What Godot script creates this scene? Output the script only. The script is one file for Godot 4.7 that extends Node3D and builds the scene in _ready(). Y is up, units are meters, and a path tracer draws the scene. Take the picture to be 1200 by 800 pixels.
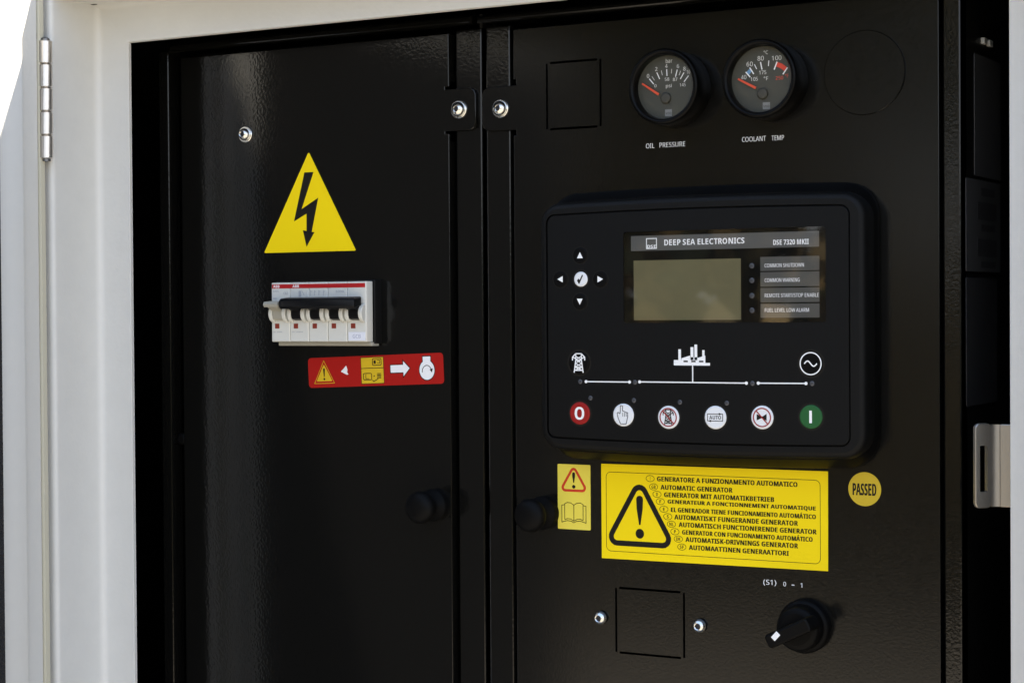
extends Node3D
# A generator control cabinet seen through the open canopy door. Lengths in the helpers are millimetres; the origin is a point on the black cabinet's door plane.

const MM := 0.001
var org := Vector3.ZERO          # base of the thing now being built, in mm
var used := {}
var M := {}

# ---------------------------------------------------------------- mesh helpers
class Mesher:
	var st := SurfaceTool.new()
	var org: Vector3
	var xf := Transform3D.IDENTITY
	var group := 1
	func _init(o: Vector3) -> void:
		org = o
		st.begin(Mesh.PRIMITIVE_TRIANGLES)
	func tri(a: Vector3, b: Vector3, c: Vector3, g := -1) -> void:
		st.set_smooth_group(g)
		for p in [a, c, b]:
			st.add_vertex((xf * p - org) * 0.001)
	func quad(a: Vector3, b: Vector3, c: Vector3, d: Vector3, g := -1) -> void:
		tri(a, b, c, g)
		tri(a, c, d, g)
	func cap(poly: PackedVector2Array, z: float, up := true) -> void:
		var idx := Geometry2D.triangulate_polygon(poly)
		for i in range(0, idx.size(), 3):
			var a := poly[idx[i]]
			var b := poly[idx[i + 1]]
			var c := poly[idx[i + 2]]
			if ((b - a).cross(c - a) < 0.0) == up:
				var t := b
				b = c
				c = t
			tri(Vector3(a.x, a.y, z), Vector3(b.x, b.y, z), Vector3(c.x, c.y, z))
	# prof: [inset, z] rings from the base to the top
	func loft(poly_in: PackedVector2Array, prof: Array, top := true, bottom := false) -> void:
		var poly := Mesher.ccw(poly_in)
		var n := poly.size()
		var sharp := []
		var start := 0
		for i in n:
			var e0 := (poly[i] - poly[(i + n - 1) % n]).normalized()
			var e1 := (poly[(i + 1) % n] - poly[i]).normalized()
			sharp.append(e0.dot(e1) < 0.8)
			if sharp[i]:
				start = i
		var rings := []
		for p in prof:
			rings.append(Mesher.inset(poly, p[0]))
		group += 1
		for k in range(prof.size() - 1):
			if k > 0:
				var d0 := Vector2(prof[k][0] - prof[k - 1][0], prof[k][1] - prof[k - 1][1]).normalized()
				var d1 := Vector2(prof[k + 1][0] - prof[k][0], prof[k + 1][1] - prof[k][1]).normalized()
				if d0.dot(d1) < 0.74:
					group += 64
			var run := 0
			for j in n:
				var i := (start + j) % n
				if j > 0 and sharp[i]:
					run += 1
				var i2 := (i + 1) % n
				var a: Vector2 = rings[k][i]
				var b: Vector2 = rings[k][i2]
				var c: Vector2 = rings[k + 1][i2]
				var d: Vector2 = rings[k + 1][i]
				quad(Vector3(a.x, a.y, prof[k][1]), Vector3(b.x, b.y, prof[k][1]), Vector3(c.x, c.y, prof[k + 1][1]), Vector3(d.x, d.y, prof[k + 1][1]), group + run)
		group += 64
		if top:
			cap(rings[-1], prof[-1][1])
		if bottom:
			cap(rings[0], prof[0][1], false)
	func prism(poly: PackedVector2Array, z0: float, z1: float, bevel := 0.0, bottom := false) -> void:
		if bevel > 0.0:
			loft(poly, [[0.0, z0], [0.0, z1 - bevel], [bevel * 0.3, z1 - bevel * 0.3], [bevel, z1]], true, bottom)
		else:
			loft(poly, [[0.0, z0], [0.0, z1]], true, bottom)
	func box(a: Vector3, b: Vector3, bevel := 0.0) -> void:
		prism(Mesher.rect(a.x, a.y, b.x, b.y), a.z, b.z, bevel, true)
	# a closed line of a width, lying on z
	func ring(pts: PackedVector2Array, w: float, z0: float, z1: float) -> void:
		var p := Mesher.ccw(pts)
		var o := Mesher.inset(p, -w / 2)
		var q := Mesher.inset(p, w / 2)
		between(o, q, z0, z1)
	func between(o: PackedVector2Array, q: PackedVector2Array, z0: float, z1: float) -> void:
		var n := o.size()
		for i in n:
			var j := (i + 1) % n
			quad(Vector3(o[i].x, o[i].y, z1), Vector3(o[j].x, o[j].y, z1), Vector3(q[j].x, q[j].y, z1), Vector3(q[i].x, q[i].y, z1))
			quad(Vector3(o[i].x, o[i].y, z0), Vector3(o[j].x, o[j].y, z0), Vector3(o[j].x, o[j].y, z1), Vector3(o[i].x, o[i].y, z1))
			quad(Vector3(q[j].x, q[j].y, z0), Vector3(q[i].x, q[i].y, z0), Vector3(q[i].x, q[i].y, z1), Vector3(q[j].x, q[j].y, z1))
	func stroke(pts: Array, w: float, z0: float, z1: float, round_end := false) -> void:
		for p in Geometry2D.offset_polyline(PackedVector2Array(pts), w / 2, Geometry2D.JOIN_MITER, Geometry2D.END_ROUND if round_end else Geometry2D.END_BUTT):
			if not Geometry2D.is_polygon_clockwise(p) or true:
				prism(p, z0, z1)
	# a sheet with holes, cut by CSG; needs a node in the tree
	func sheet(host: Node, outline: PackedVector2Array, holes: Array, z0: float, z1: float) -> void:
		var c := CSGCombiner3D.new()
		c.name = "cutter"
		host.add_child(c)
		for k in holes.size() + 1:
			var g := CSGPolygon3D.new()
			g.polygon = outline if k == 0 else holes[k - 1]
			g.depth = (z1 - z0) if k == 0 else (z1 - z0) + 4.0
			g.position.z = z1 if k == 0 else z1 + 2.0
			if k:
				g.operation = CSGShape3D.OPERATION_SUBTRACTION
			c.add_child(g)
		c._update_shape()
		var m := c.bake_static_mesh()
		for s in m.get_surface_count():
			var f := m.surface_get_arrays(s)
			var v: PackedVector3Array = f[Mesh.ARRAY_VERTEX]
			var ix = f[Mesh.ARRAY_INDEX]
			var count: int = ix.size() if ix != null and ix.size() else v.size()
			for i in range(0, count, 3):
				var a: Vector3 = v[ix[i]] if ix != null and ix.size() else v[i]
				var b: Vector3 = v[ix[i + 1]] if ix != null and ix.size() else v[i + 1]
				var d: Vector3 = v[ix[i + 2]] if ix != null and ix.size() else v[i + 2]
				tri(a, d, b)
		host.remove_child(c)
		c.free()
	func done() -> ArrayMesh:
		st.generate_normals()
		return st.commit()
	static func ccw(p: PackedVector2Array) -> PackedVector2Array:
		var area := 0.0
		for i in p.size():
			area += p[i].cross(p[(i + 1) % p.size()])
		if area < 0.0:
			var q := p.duplicate()
			q.reverse()
			return q
		return p
	static func inset(p: PackedVector2Array, d: float) -> PackedVector2Array:
		if d == 0.0:
			return p
		var out := PackedVector2Array()
		var n := p.size()
		for i in n:
			var e0 := (p[i] - p[(i + n - 1) % n]).normalized()
			var e1 := (p[(i + 1) % n] - p[i]).normalized()
			var n0 := Vector2(e0.y, -e0.x)
			var n1 := Vector2(e1.y, -e1.x)
			out.append(p[i] - (n0 + n1) / maxf(0.25, 1.0 + n0.dot(n1)) * d)
		return out
	static func rect(x0: float, y0: float, x1: float, y1: float) -> PackedVector2Array:
		return PackedVector2Array([Vector2(x0, y0), Vector2(x1, y0), Vector2(x1, y1), Vector2(x0, y1)])
	# a rounded rectangle; bow lifts the middles of the long edges outwards, cut divides those edges
	static func rrect(x0: float, y0: float, x1: float, y1: float, r: float, n := 5, bow := 0.0, cut := 1) -> PackedVector2Array:
		var p := PackedVector2Array()
		for k in 4:
			var c: Vector2 = [Vector2(x1 - r, y0 + r), Vector2(x1 - r, y1 - r), Vector2(x0 + r, y1 - r), Vector2(x0 + r, y0 + r)][k]
			for i in n + 1:
				var a := -PI / 2 + k * PI / 2 + PI / 2 * i / n
				p.append(c + Vector2(cos(a), sin(a)) * r)
			if cut > 1 and (k == 1 or k == 3):
				var a: Vector2 = p[p.size() - 1]
				var b := Vector2(x0 + r, y1) if k == 1 else Vector2(x1 - r, y0)
				for i in range(1, cut):
					p.append(a.lerp(b, float(i) / cut))
		if bow != 0.0:
			var mid := Vector2((x0 + x1) / 2, (y0 + y1) / 2)
			for i in p.size():
				var t := (p[i].x - mid.x) / ((x1 - x0) / 2)
				p[i].y += bow * (1.0 - t * t) * clampf((p[i].y - mid.y) / ((y1 - y0) / 2), -1, 1)
		return p
	static func circle(x: float, y: float, r: float, n := 40, squash := 1.0) -> PackedVector2Array:
		var p := PackedVector2Array()
		for i in n:
			p.append(Vector2(x + cos(TAU * i / n) * r, y + sin(TAU * i / n) * r * squash))
		return p
	# rounds the corners of a polygon
	static func rounded(pts: Array, r: float, n := 5) -> PackedVector2Array:
		var p := Mesher.ccw(PackedVector2Array(pts))
		var out := PackedVector2Array()
		var m := p.size()
		for i in m:
			var a := (p[(i + m - 1) % m] - p[i]).normalized()
			var b := (p[(i + 1) % m] - p[i]).normalized()
			var half := acos(clampf(a.dot(b), -1, 1)) / 2
			var t := r / tan(half)
			var c := p[i] + (a + b).normalized() * r / sin(half)
			var s := p[i] + a * t - c
			var e := p[i] + b * t - c
			var turn := s.angle_to(e)
			for k in n + 1:
				out.append(c + s.rotated(turn * k / n))
		return out

func V2(a: Array) -> Array:
	var out := []
	for i in range(0, a.size(), 2):
		out.append(Vector2(a[i], a[i + 1]))
	return out

func poly(a: Array) -> PackedVector2Array:
	return PackedVector2Array(V2(a))

func mesher() -> Mesher:
	return Mesher.new(org)

# ---------------------------------------------------------------- nodes
func numbered(called: String, parent: Node) -> String:
	var key := str(parent.get_instance_id()) + called
	var n: int = used.get(key, 0)
	used[key] = n + 1
	return called if n == 0 else "%s_%03d" % [called, n]

func put(called: String, m: Mesh, material: Material, parent: Node3D) -> MeshInstance3D:
	var o := MeshInstance3D.new()
	o.name = numbered(called, parent)
	o.mesh = m
	o.material_override = material
	parent.add_child(o, true)
	return o

func obj(called: String, mb: Mesher, material: Material, parent: Node3D) -> MeshInstance3D:
	return put(called, mb.done(), material, parent)

func thing(called: String, label: String, category: String, at: Vector3, group := "") -> Node3D:
	var o := Node3D.new()
	o.name = numbered(called, self)
	add_child(o, true)
	o.position = at * MM
	o.set_meta("label", label)
	o.set_meta("category", category)
	if group:
		o.set_meta("group", group)
	org = at
	return o

var fonts := {}
func font(bold: bool) -> SystemFont:
	if not fonts.has(bold):
		var f := SystemFont.new()
		f.font_names = PackedStringArray(["Droid Sans"])
		f.font_weight = 700 if bold else 400
		fonts[bold] = f
	return fonts[bold]

# printed words, fitted between x0 and x1 round the height yc, of cap height h, lying on z
func words(called: String, text: String, x0: float, x1: float, yc: float, h: float, z: float, material: Material, parent: Node3D, bold := true, slant := 0.0, heavy := 0.0) -> MeshInstance3D:
	var t := TextMesh.new()
	t.font = font(bold)
	t.font_size = 32
	t.pixel_size = 0.01
	t.curve_step = 1.0
	t.depth = 0.02
	t.text = text
	var b := t.get_aabb()
	var s := Vector3((x1 - x0) / b.size.x, h / b.size.y, 5.0)
	var st := SurfaceTool.new()
	st.begin(Mesh.PRIMITIVE_TRIANGLES)
	var mid := b.get_center()
	var place := Transform3D(Basis(Vector3.BACK, slant), Vector3((x0 + x1) / 2, yc, z)) * Transform3D(Basis.from_scale(s), Vector3(-mid.x * s.x, -mid.y * s.y, 0))
	for n in (3 if heavy > 0.0 else 1):   # heavier strokes: the same letters a hair apart
		var shift := Transform3D(Basis.IDENTITY, [Vector3.ZERO, Vector3(heavy, 0, 0.012), Vector3(-heavy, 0, 0.024)][n])
		for k in t.get_surface_count():
			st.append_from(t, k, Transform3D(Basis.from_scale(Vector3.ONE * MM), -org * MM) * shift * place)
	return put(called, st.commit(), material, parent)

# ---------------------------------------------------------------- materials
func mat(called: String, r: float, g: float, b: float, rough: float, metal := 0.0) -> StandardMaterial3D:
	var m := StandardMaterial3D.new()
	m.resource_name = called
	m.albedo_color = Color(r, g, b).linear_to_srgb()
	m.roughness = rough
	m.metallic = metal
	M[called] = m
	return m

func noise_texture(freq: float, octaves: int, seed_: int, normal: bool, strength := 4.0, size := 512) -> NoiseTexture2D:
	var n := FastNoiseLite.new()
	n.seed = seed_
	n.noise_type = FastNoiseLite.TYPE_SIMPLEX_SMOOTH
	n.frequency = freq
	n.fractal_octaves = octaves
	var t := NoiseTexture2D.new()
	t.width = size
	t.height = size
	t.seamless = true
	t.noise = n
	t.as_normal_map = normal
	t.bump_strength = strength
	return t

func bumpy(m: StandardMaterial3D, t: Texture2D, per_metre: float, amount: float) -> void:
	m.normal_enabled = true
	m.normal_texture = t
	m.normal_scale = amount
	m.uv1_triplanar = true
	m.uv1_scale = Vector3.ONE * per_metre

func worn(m: StandardMaterial3D, low: float, high: float, per_metre: float, seed_: int) -> void:   # roughness that varies a little
	var t := noise_texture(0.012, 5, seed_, false)
	var g := Gradient.new()
	g.set_color(0, Color(low, low, low))
	g.set_color(1, Color(high, high, high))
	t.color_ramp = g
	m.roughness = 1.0
	m.roughness_texture = t
	m.roughness_texture_channel = BaseMaterial3D.TEXTURE_CHANNEL_RED
	m.uv1_triplanar = true
	m.uv1_scale = Vector3.ONE * per_metre

func materials() -> void:
	var peel := noise_texture(0.03, 2, 11, true, 4.0)
	var black := mat("black_paint", 0.0042, 0.0041, 0.0036, 0.3)
	worn(black, 0.10, 0.15, 9.0, 5)
	bumpy(black, peel, 22.0, 0.115)
	black.metallic_specular = 0.45
	var flat := mat("black_paint_smooth", 0.0040, 0.0039, 0.0035, 0.3)
	worn(flat, 0.15, 0.2, 9.0, 6)
	bumpy(flat, peel, 24.0, 0.045)
	flat.metallic_specular = 0.42
	var dull := mat("black_steel", 0.006, 0.0058, 0.0052, 0.5)
	bumpy(dull, peel, 21.0, 0.15)
	dull.metallic_specular = 0.36
	var white := mat("white_paint", 0.60, 0.60, 0.575, 0.35)
	worn(white, 0.3, 0.48, 5.0, 8)
	white.albedo_texture = toned(noise_texture(0.006, 4, 41, false), 0.985, 1.0)
	bumpy(white, peel, 12.0, 0.1)
	mat("seal", 0.5, 0.48, 0.38, 0.7)
	var foam := mat("foam", 0.010, 0.010, 0.011, 0.95)
	bumpy(foam, noise_texture(0.09, 4, 3, true, 8.0), 8.0, 1.0)
	mat("plastic", 0.0036, 0.0037, 0.0037, 0.48)
	M.plastic.metallic_specular = 0.26
	bumpy(M.plastic, noise_texture(0.2, 2, 21, true, 4.0), 30.0, 0.25)
	mat("fascia", 0.0026, 0.0028, 0.0030, 0.45)
	M.fascia.metallic_specular = 0.26
	bumpy(M.fascia, noise_texture(0.25, 2, 22, true, 4.0), 40.0, 0.3)
	mat("rubber", 0.0027, 0.0026, 0.0026, 0.5).metallic_specular = 0.2
	mat("bezel_black", 0.0018, 0.0018, 0.0018, 0.28).metallic_specular = 0.22
	mat("cap_black", 0.0022, 0.0022, 0.0022, 0.5).metallic_specular = 0.2
	mat("void", 0.0025, 0.0025, 0.0025, 0.9)
	mat("gloss_black", 0.004, 0.004, 0.004, 0.3).metallic_specular = 0.15
	mat("zinc", 0.74, 0.74, 0.72, 0.22, 1.0)
	mat("steel_dark", 0.16, 0.16, 0.165, 0.4, 1.0)
	mat("socket", 0.03, 0.03, 0.035, 0.5, 0.6)
	var hinge := mat("hinge_steel", 0.66, 0.62, 0.58, 0.3, 1.0)
	bumpy(hinge, peel, 20.0, 0.1)
	var alu := mat("aluminium", 0.34, 0.315, 0.275, 0.42, 0.9)
	bumpy(alu, peel, 30.0, 0.2)
	mat("yellow", 0.86, 0.65, 0.006, 0.42)
	mat("yellow_pale", 0.74, 0.62, 0.08, 0.4)
	mat("yellow_amber", 0.55, 0.40, 0.03, 0.5)
	mat("yellow_orange", 0.62, 0.42, 0.02, 0.42)
	mat("ink", 0.012, 0.011, 0.009, 0.5)
	mat("red", 0.36, 0.012, 0.009, 0.42)
	mat("sign_red", 0.55, 0.05, 0.02, 0.45)
	mat("button_red", 0.27, 0.014, 0.013, 0.4)
	mat("button_green", 0.022, 0.10, 0.032, 0.4)
	mat("button_white", 0.70, 0.72, 0.74, 0.4)
	mat("print_white", 0.80, 0.81, 0.82, 0.5)
	mat("print_grey", 0.62, 0.62, 0.58, 0.5)
	mat("lamp_grey", 0.045, 0.048, 0.056, 0.25)
	mat("label_grey", 0.055, 0.056, 0.052, 0.4)
	mat("strip_grey", 0.07, 0.071, 0.068, 0.4)
	mat("lcd", 0.108, 0.098, 0.05, 0.3)
	mat("dial", 0.045, 0.045, 0.033, 0.5)
	mat("emblem_grey", 0.22, 0.22, 0.21, 0.5)
	mat("dial_hub", 0.036, 0.035, 0.026, 0.6)
	mat("needle", 0.62, 0.075, 0.03, 0.4)
	mat("dial_red", 0.62, 0.05, 0.02, 0.5)
	mat("dial_blue", 0.12, 0.28, 0.48, 0.5)
	mat("breaker_white", 0.63, 0.63, 0.58, 0.38)
	mat("breaker_side", 0.40, 0.40, 0.37, 0.45)
	mat("lever_grey", 0.33, 0.32, 0.27, 0.42)
	mat("lever_black", 0.005, 0.0052, 0.006, 0.36).metallic_specular = 0.3
	mat("breaker_red", 0.42, 0.018, 0.02, 0.4)
	mat("flag_red", 0.22, 0.03, 0.015, 0.4)
	mat("faint_print", 0.40, 0.41, 0.42, 0.5)
	mat("label_white", 0.72, 0.74, 0.80, 0.4)
	mat("label_ink", 0.28, 0.30, 0.42, 0.5)
	mat("dark_paper", 0.08, 0.081, 0.083, 0.6)
	mat("dark_paper_print", 0.04, 0.04, 0.042, 0.6)
	for k in ["yellow", "yellow_pale", "yellow_amber", "yellow_orange", "red", "sign_red", "ink", "button_red", "button_green", "breaker_red"]:
		M[k].metallic_specular = 0.25
	var glass := mat("glass", 1.0, 1.0, 1.0, 0.03)
	glass.albedo_color = Color(0, 0, 0, 0.02)
	glass.transparency = BaseMaterial3D.TRANSPARENCY_ALPHA
	var ground := mat("concrete", 0.47, 0.415, 0.325, 0.9)
	ground.albedo_texture = toned(noise_texture(0.01, 6, 31, false), 0.8, 1.0)
	ground.uv1_triplanar = true
	ground.uv1_scale = Vector3.ONE * 0.5
	var leaf := mat("leaf", 1, 1, 1, 0.6)
	leaf.vertex_color_use_as_albedo = true
	leaf.backlight_enabled = true
	leaf.backlight = Color(0.3, 0.3, 0.1)

func toned(t: NoiseTexture2D, low: float, high: float) -> NoiseTexture2D:
	var g := Gradient.new()
	g.set_color(0, Color(low, low, low))
	g.set_color(1, Color(high, high, high))
	t.color_ramp = g
	return t

# ---------------------------------------------------------------- scene
func _ready() -> void:
	var cam := Camera3D.new()
	cam.name = "camera"
	cam.transform = Transform3D(Basis(Vector3(0.87149, -0.00682, -0.49039), Vector3(-0.00169, 0.99985, -0.01691), Vector3(0.49043, 0.01557, 0.87134)).orthonormalized(), Vector3(0.6327, 0.0201, 1.124))
	cam.fov = 20.61
	cam.near = 0.01
	cam.far = 200.0
	add_child(cam)
	cam.current = true
	var env := Environment.new()
	env.background_mode = Environment.BG_SKY
	var sky := ProceduralSkyMaterial.new()
	sky.sky_top_color = Color(0.57, 0.67, 0.83)
	sky.sky_horizon_color = Color(0.93, 0.94, 0.93)
	sky.sky_energy_multiplier = 0.98
	sky.sky_curve = 0.2
	sky.ground_bottom_color = Color(0.36, 0.33, 0.27)
	sky.ground_horizon_color = Color(0.55, 0.52, 0.45)
	sky.sun_angle_max = 20.0
	env.sky = Sky.new()
	env.sky.sky_material = sky
	env.tonemap_mode = Environment.TONE_MAPPER_LINEAR
	env.tonemap_exposure = 3.0
	env.sdfgi_enabled = true
	env.ssao_enabled = true
	env.ssil_enabled = true
	var we := WorldEnvironment.new()
	we.name = "world_environment"
	we.environment = env
	add_child(we)
	var sun := DirectionalLight3D.new()
	sun.name = "sun"
	sun.light_energy = 1.6
	sun.light_color = Color(1.0, 0.95, 0.87)
	sun.light_angular_distance = 0.5
	sun.shadow_enabled = true
	add_child(sun)
	sun.look_at_from_position(Vector3.ZERO, Vector3(-0.65, -0.72, 0.24), Vector3.UP)

	materials()
	setting()
	canopy()
	canopy_door()
	canopy_hinge()
	breaker_cabinet()
	control_cabinet()
	voltage_sign()
	breaker()
	red_sticker()
	oil_gauge()
	temperature_gauge()
	controller()
	manual_sticker()
	generator_sticker()
	passed_sticker()
	rotary_switch()
	latch_keeper()
	side_papers()

# ground in front of the machine, and the greenery that stands across the yard
func setting() -> void:
	org = Vector3(0, -1100, 0)
	var g := mesher()
	g.xf = Transform3D(Basis(Vector3.RIGHT, -PI / 2), Vector3(0, -1100, 0))
	g.cap(Mesher.rect(-60000, -60000, 60000, 60000), 0)
	var o := obj("ground", g, M.concrete, self)
	o.position = org * MM
	o.set_meta("kind", "structure")
	o.set_meta("label", "pale concrete yard in front of the generator")
	var rng := RandomNumberGenerator.new()
	rng.seed = 7
	var st := SurfaceTool.new()
	st.begin(Mesh.PRIMITIVE_TRIANGLES)
	var a := [Vector3(0, 0, 0), Vector3(0.5, 0.45, 0.08), Vector3(0, 1, 0), Vector3(-0.5, 0.45, 0.08)]
	for i in [0, 2, 1, 0, 3, 2]:
		st.add_vertex(a[i])
	st.generate_normals()
	var leaf := st.commit()
	leaf.surface_set_material(0, M.leaf)
	var mm := MultiMesh.new()
	mm.transform_format = MultiMesh.TRANSFORM_3D
	mm.use_colors = true
	mm.mesh = leaf
	mm.instance_count = 34000
	var lumps := []
	for i in 70:
		var x := rng.randf_range(-8.0, 5.0)
		lumps.append([Vector3(x, rng.randf_range(-0.9, 1.9 if x < -0.8 else -0.3), 5.6 + rng.randf_range(-0.5, 0.6) + 0.12 * absf(x + 2.0)), rng.randf_range(0.5, 0.95), rng.randf()])
	for i in mm.instance_count:
		var l: Array = lumps[rng.randi() % lumps.size()]
		var d := Vector3(rng.randfn(), rng.randfn(), rng.randfn()).normalized()
		var p: Vector3 = l[0] + d * l[1] * rng.randf_range(0.75, 1.0)
		p.y = maxf(p.y, -1.08)
		var b := Basis(Quaternion(Vector3(rng.randfn(), rng.randfn(), rng.randfn()).normalized(), rng.randf() * TAU)).scaled(Vector3.ONE * rng.randf_range(0.09, 0.2))
		mm.set_instance_transform(i, Transform3D(b, p))
		var t: float = clampf(l[2] + rng.randf_range(-0.25, 0.25), 0, 1)
		var c := Color(0.022, 0.038, 0.012).lerp(Color(0.2, 0.14, 0.05), t * t * t)
		if i >= 30000:   # dry straw coloured growth, in tiers
			var tier := rng.randi() % 9
			var turn := rng.randf() * TAU
			var out_ := rng.randf_range(0.0, 0.17)
			p = Vector3(-1.88 + cos(turn) * out_, -0.75 + tier * 0.26 + rng.randf_range(-0.05, 0.05), 4.75 + sin(turn) * out_)
			b = Basis(Quaternion(Vector3(rng.randfn(), rng.randfn(), rng.randfn()).normalized(), rng.randf() * TAU)).scaled(Vector3(0.03, 0.09, 0.03))
			c = Color(0.55, 0.36, 0.13).lerp(Color(0.75, 0.58, 0.3), rng.randf())
		mm.set_instance_color(i, c)
	var h := MultiMeshInstance3D.new()
	h.name = "hedge"
	h.multimesh = mm
	h.set_meta("kind", "stuff")
	h.set_meta("label", "mixed green and tan hedge across the yard")
	h.set_meta("category", "hedge")
	add_child(h)

func canopy() -> void:
	var t := thing("generator_canopy", "white painted steel generator canopy whose door opening frames the black cabinets", "canopy", Vector3(0, -1090, 95))
	var f := mesher()
	var hole := Mesher.rect(-300.3, -430, 353.6, 222.6)
	var prof := [[31.5, 0.0, 30.0], [0, 0, 43.2]]
	var rings := []
	# the folded sheet round the opening: offset outwards from its edge, depth
	for p in [[0.0, 43.2], [0.0, 44.7], [0.3, 45.0], [24.5, 45.0], [26.2, 45.4], [27.7, 46.3], [28.8, 47.8], [29.4, 49.6], [29.5, 51.5], [29.5, 91.0], [29.8, 92.7], [30.7, 94.0], [32.2, 94.8], [34.0, 95.0]]:
		rings.append([Mesher.inset(hole, -p[0]), p[1]])
	rings.append([Mesher.rect(-900, -1060, 1000, 300), 95.0])
	for k in rings.size() - 1:
		var sg := 10 if k >= 2 and k < 13 else -1
		for i in 4:
			var j := (i + 1) % 4
			var a: Vector2 = rings[k][0][i]
			var b: Vector2 = rings[k][0][j]
			var c: Vector2 = rings[k + 1][0][j]
			var d: Vector2 = rings[k + 1][0][i]
			var z0: float = rings[k][1]
			var z1: float = rings[k + 1][1]
			f.quad(Vector3(b.x, b.y, z0), Vector3(a.x, a.y, z0), Vector3(d.x, d.y, z1), Vector3(c.x, c.y, z1), sg * 4 + i if sg > 0 and sg != -1 else -1)
	f.st.set_smooth_group(-1)
	obj("front_frame", f, M.white_paint, t)
	var b := mesher()   # back of that sheet
	for q in [[Mesher.rect(-331.8, -461.5, 385.1, 254.1), Mesher.rect(-299.9, -430.4, 353.2, 222.2), 42.9], [Mesher.rect(-898, -1058, 998, 298), Mesher.rect(-331.8, -461.5, 385.1, 254.1), 92.8]]:
		b.between(q[0], q[1], q[2] - 0.4, q[2])
	obj("inner_sheet", b, M.white_paint, t)
	var r := mesher()   # roof with a rounded front edge
	r.xf = Transform3D(Basis(Vector3(0, 0, 1), Vector3(0, 1, 0), Vector3(-1, 0, 0)), Vector3(1000, 0, 0))
	var edge := PackedVector2Array()
	for i in 9:
		var a := PI / 2 * i / 8.0
		edge.append(Vector2(77 + sin(a) * 18, 300 + cos(a) * 18))
	edge.append_array(PackedVector2Array([Vector2(93, 299.6), Vector2(77, 298), Vector2(-1250, 298), Vector2(-1250, 318)]))
	r.loft(edge, [[0.0, 0.0], [0.0, 1900.0]], true, true)
	obj("roof", r, M.white_paint, t)
	for x in [-900, 998]:
		var s := mesher()
		s.box(Vector3(x, -1060, -1250), Vector3(x + 2, 298, 94.6))
		obj("side_panel", s, M.white_paint, t)
	var k := mesher()
	k.box(Vector3(-898, -1060, -1250), Vector3(998, 298, -1248))
	obj("back_panel", k, M.white_paint, t)
	var fl := mesher()
	fl.box(Vector3(-898, -1090, -1248), Vector3(998, -1060, 80))
	obj("base_frame", fl, M.black_steel, t)
	var li := mesher()   # black acoustic lining inside
	li.box(Vector3(-840, -1040, -1200), Vector3(940, 280, -1190))
	li.box(Vector3(-850, -1040, -1190), Vector3(-840, 280, 40))
	li.box(Vector3(940, -1040, -1190), Vector3(950, 280, 40))
	li.box(Vector3(-840, 270, -1190), Vector3(940, 280, 40))
	li.box(Vector3(-840, -1050, -1190), Vector3(940, -1040, 40))
	li.box(Vector3(-840, -1040, 30), Vector3(-345, 270, 40))
	li.box(Vector3(400, -1040, 30), Vector3(940, 270, 40))
	li.box(Vector3(-345, -1040, 30), Vector3(400, -470, 40))
	obj("acoustic_lining", li, M.foam, t)
	var d := mesher()   # small drain slot under the header rebate
	d.xf = Transform3D(Basis(Vector3(1, 0, 0), Vector3(0, 0, 1), Vector3(0, -1, 0)), Vector3(0, 252.05, 0))
	d.prism(Mesher.rrect(-333, 50, -325, 52.4, 1.1, 3), 0, 0.25)
	obj("drain_slot", d, M.ink, t)

func canopy_door() -> void:
	var t := thing("canopy_door", "open white canopy door seen edge on at the far left, lined with black foam", "door", Vector3(-330, -480, 106))
	var l := mesher()
	l.xf = Transform3D(Basis(Vector3(0, 0, 1), Vector3(0, 1, 0), Vector3(-1, 0, 0)), Vector3.ZERO)   # local x runs along z, local z towards -x
	l.xf = Transform3D(Basis(Vector3(0, 0, -1), Vector3(0, 1, 0), Vector3(1, 0, 0)), Vector3.ZERO)
	l.prism(Mesher.rect(-720, -480, -107.5, 296), -372, -331.5, 1.2, true)
	obj("leaf", l, M.white_paint, t)
	var lip := mesher()   # the folded lip round the lining
	lip.xf = l.xf
	# its cross section leans a little towards the front
	lip.xf = Transform3D(Basis(Vector3(1, 0, 0), Vector3(0, 0, -1), Vector3(0, 1, 0)), Vector3.ZERO)
	lip.loft(poly([-331.6, -128.2, -331.6, -148.6, -330.6, -148.8, -326.0, -129.6, -326.4, -128.2]), [[0.4, -455.0], [0.0, -454.0], [0.0, 287.0], [0.4, 288.0]], true, true)
	obj("lip", lip, M.white_paint, t)
	var fo := mesher()
	fo.xf = l.xf
	fo.loft(Mesher.rrect(-700, -450, -151.5, 284, 10.0, 5), [[0.0, -331.5], [0.0, -327.0], [2.0, -324.0]])
	obj("foam_lining", fo, M.foam, t)
	var se := mesher()
	se.xf = l.xf
	se.loft(Mesher.rrect(-151.4, -450, -149.0, 165, 0.9, 4), [[0.0, -331.5], [0.0, -330.4], [0.5, -329.8]])
	obj("rubber_edge", se, M.rubber, t)
	var s := mesher()
	s.xf = l.xf
	s.loft(Mesher.rrect(-106.6, -470, -100.5, 292, 1.5, 4), [[0.0, -345.0], [0.0, -332.5], [1.0, -331.0]])
	obj("door_seal", s, M.seal, t)

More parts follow.
